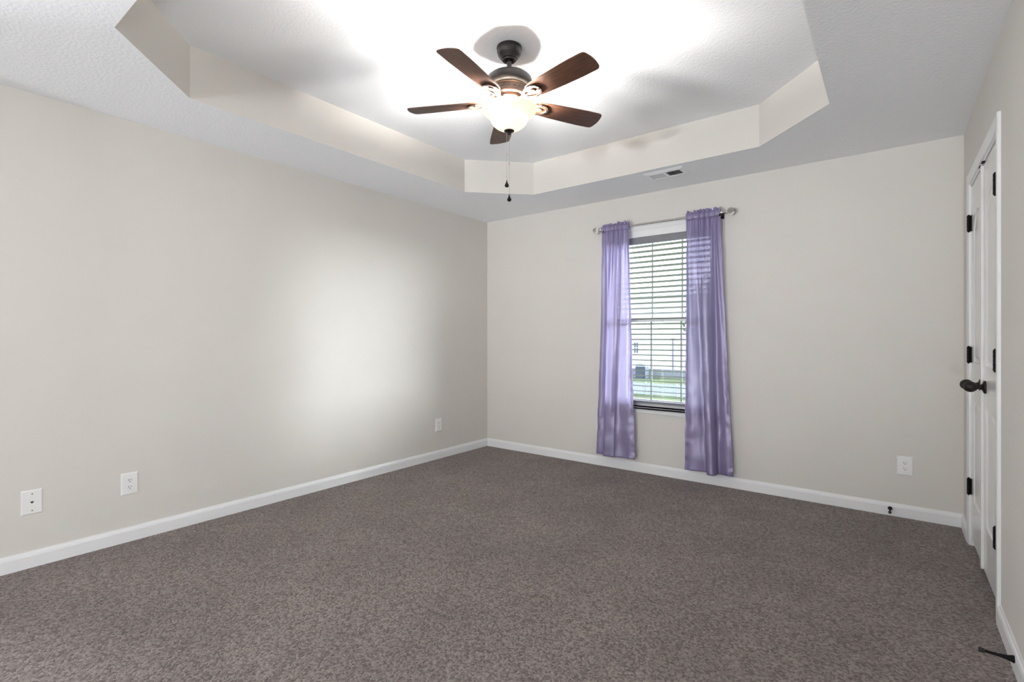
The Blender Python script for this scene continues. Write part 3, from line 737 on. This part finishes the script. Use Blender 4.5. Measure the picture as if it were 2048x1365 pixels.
# ------------------------------------------------------------ outdoors (seen through the blind, from an upper floor)
GZ = -3.2
M_grass = mat('lawn_grass', (.05, .075, .022), .9, bump=(9, .5, .05), var=(.35, .35))
M_siding = mat('white_siding', (.84, .85, .86), .6, var=(2, .02))
M_roof = mat('roof_shingle', (.70, .71, .73), .85, bump=(30, .5, .02), var=(5, .2))
M_fence = mat('weathered_fence', (.20, .215, .24), .85, var=(6, .2))
M_pale = mat('pale_fence', (.36, .39, .42), .8, var=(6, .12))
M_shed = mat('shed_blue_grey', (.045, .06, .085), .7, var=(6, .15))
M_post = mat('grey_post', (.20, .195, .24), .7, var=(6, .08))
M_bark = mat('bark', (.10, .08, .06), .9, bump=(20, .6, .03), var=(12, .3))
M_leaf = mat('leaves', (.06, .11, .035), .7, var=(4, .4))
M_glass2 = mat('far_window_glass', (.10, .13, .15), .15, var=(6, .2))
q = MB(); q.box((-130, .8, GZ - .2), (90, 160, GZ)); lawn = struct(q.build('ground', M_grass))

def fence(name, label, xa, xb, y, h, m, slope=0, bw=.14):
    root = thing(name, label, 'fence', ((xa + xb) / 2, y, GZ), (0, 0, slope))
    L2 = (xb - xa) / 2; q = MB(); x = -L2; r_ = random.Random(len(label))
    while x < L2:
        q.box((x, 0, .03), (x + bw * .93, .02, h + r_.uniform(-.02, .02))); x += bw
    q.build('boards', m, root)
    q = MB(); q.box((-L2, .02, .2), (L2, .06, .29)); q.box((-L2, .02, h - .25), (L2, .06, h - .16)); q.build('rails', m, root)
    for k in range(int(2 * L2 / 2.4) + 1):
        q = MB(); q.box((-L2 + k * 2.4, .02, 0), (-L2 + k * 2.4 + .1, .12, h + .06)); q.build('post', m, root)
    return root
fence('garden_fence', 'low pale picket fence across the near lawn outside the window', -26, 2, 32.5, .88, M_pale)
fence('garden_fence', 'low grey board fence at the foot of the white house', -32, -6, 48.5, .95, M_fence)
# white house
hy = 53.0
hs_ = thing('house', 'white sided neighbour house standing beyond the lawn and fences', 'house', (-19, hy, GZ))
q = MB()
q.box((-15, 0, 0), (13, 9, 9.4))
for k in range(46): q.box((-15.02, -.02, .1 + k * .2), (13.02, 0, .1 + k * .2 + .19))
q.build('wall', M_siding, hs_)
q = MB(); q.ext([(-.6, 9.3), (9.6, 9.3), (4.5, 11.6)], 'x', -15.6, 13.6); q.build('roof', M_roof, hs_)
def house_window(x, z, w_, h_):
    q = MB(); q.box((x - w_/2 - .08, -.05, z - .08), (x + w_/2 + .08, -.021, z + h_ + .08)); f = q.build('window', M_siding, hs_)
    q = MB()
    for i in range(2):
        for j in range(2):
            q.box((x - w_/2 + i*w_/2 + .03, -.07, z + j*h_/2 + .03), (x + (i-1)*w_/2 + w_/2 - .03, -.05, z + (j+1)*h_/2 - .03))
    q.build('pane', M_glass2, f)
for x, z in ((-2.15, 2.5), (-7.0, 2.5), (-11.5, 2.5), (5.2, 2.5), (9.5, 2.5)): house_window(x, z, .60, 1.3)
q = MB(); q.tube([(0, 0, 0), (0, 0, 4.2)], .13, 14); q.box((-.2, -.2, 0), (.2, .2, .15)); q.box((-.18, -.18, 4.15), (.18, .18, 4.3))
o = q.build('porch_post', M_post, loc=(-16.02, 51.2, GZ)); tag(o, 'slim grey post standing in front of the white house', 'post')
sh = thing('garden_shed', 'small dark blue-grey shed with pale domed roof in front of the white house', 'shed', (-17.85, 46.9, GZ))
q = MB(); q.box((-.55, -.5, 0), (.55, .5, 1.28)); q.build('body', M_shed, sh)
q = MB(); q.ext([(.6 * math.cos(PI * k / 10), 1.28 + .38 * math.sin(PI * k / 10)) for k in range(11)], 'y', -.55, .55); q.build('roof', M_pale, sh)
def tree(label, x, y, h, r, seed):
    root = thing('tree', label, 'tree', (x, y, GZ)); rd = random.Random(seed)
    q = MB(); q.tube([(0, 0, 0), (.05, 0, h * .3), (-.05, .05, h * .55), (0, 0, h * .8)], [.22, .17, .12, .05], 10)
    for k in range(7):
        a = rd.uniform(0, 6.28); z = h * rd.uniform(.35, .6); q.tube([(0, 0, z), (r*.4*math.cos(a), r*.4*math.sin(a), z + h*.12), (r*.7*math.cos(a), r*.7*math.sin(a), z + h*.2)], [.07, .045, .02], 6)
    q.build('trunk', M_bark, root)
    q = MB()
    for k in range(2000):
        while True:
            p = Vector((rd.uniform(-1, 1), rd.uniform(-1, 1), rd.uniform(-1, 1)))
            if .35 < p.length < 1 and noise.noise(p * 2.3 + Vector((seed, 0, 0))) > -.12: break
        p = Vector((p.x * r, p.y * r, h * .66 + p.z * h * .36)); a = Vector((rd.uniform(-1,1), rd.uniform(-1,1), rd.uniform(-1,1))).normalized(); bb_ = a.orthogonal().normalized(); s_ = rd.uniform(.10, .2)
        q.add([p - a*s_, p + bb_*s_*.55, p + a*s_, p - bb_*s_*.55], [(0, 1, 2, 3)])
    q.build('foliage', M_leaf, root, recalc=False)
    return root
tree('green leafy tree outside the window between the fences and partly behind the right curtain', -8.1, 38.5, 9.5, 2.6, 5)
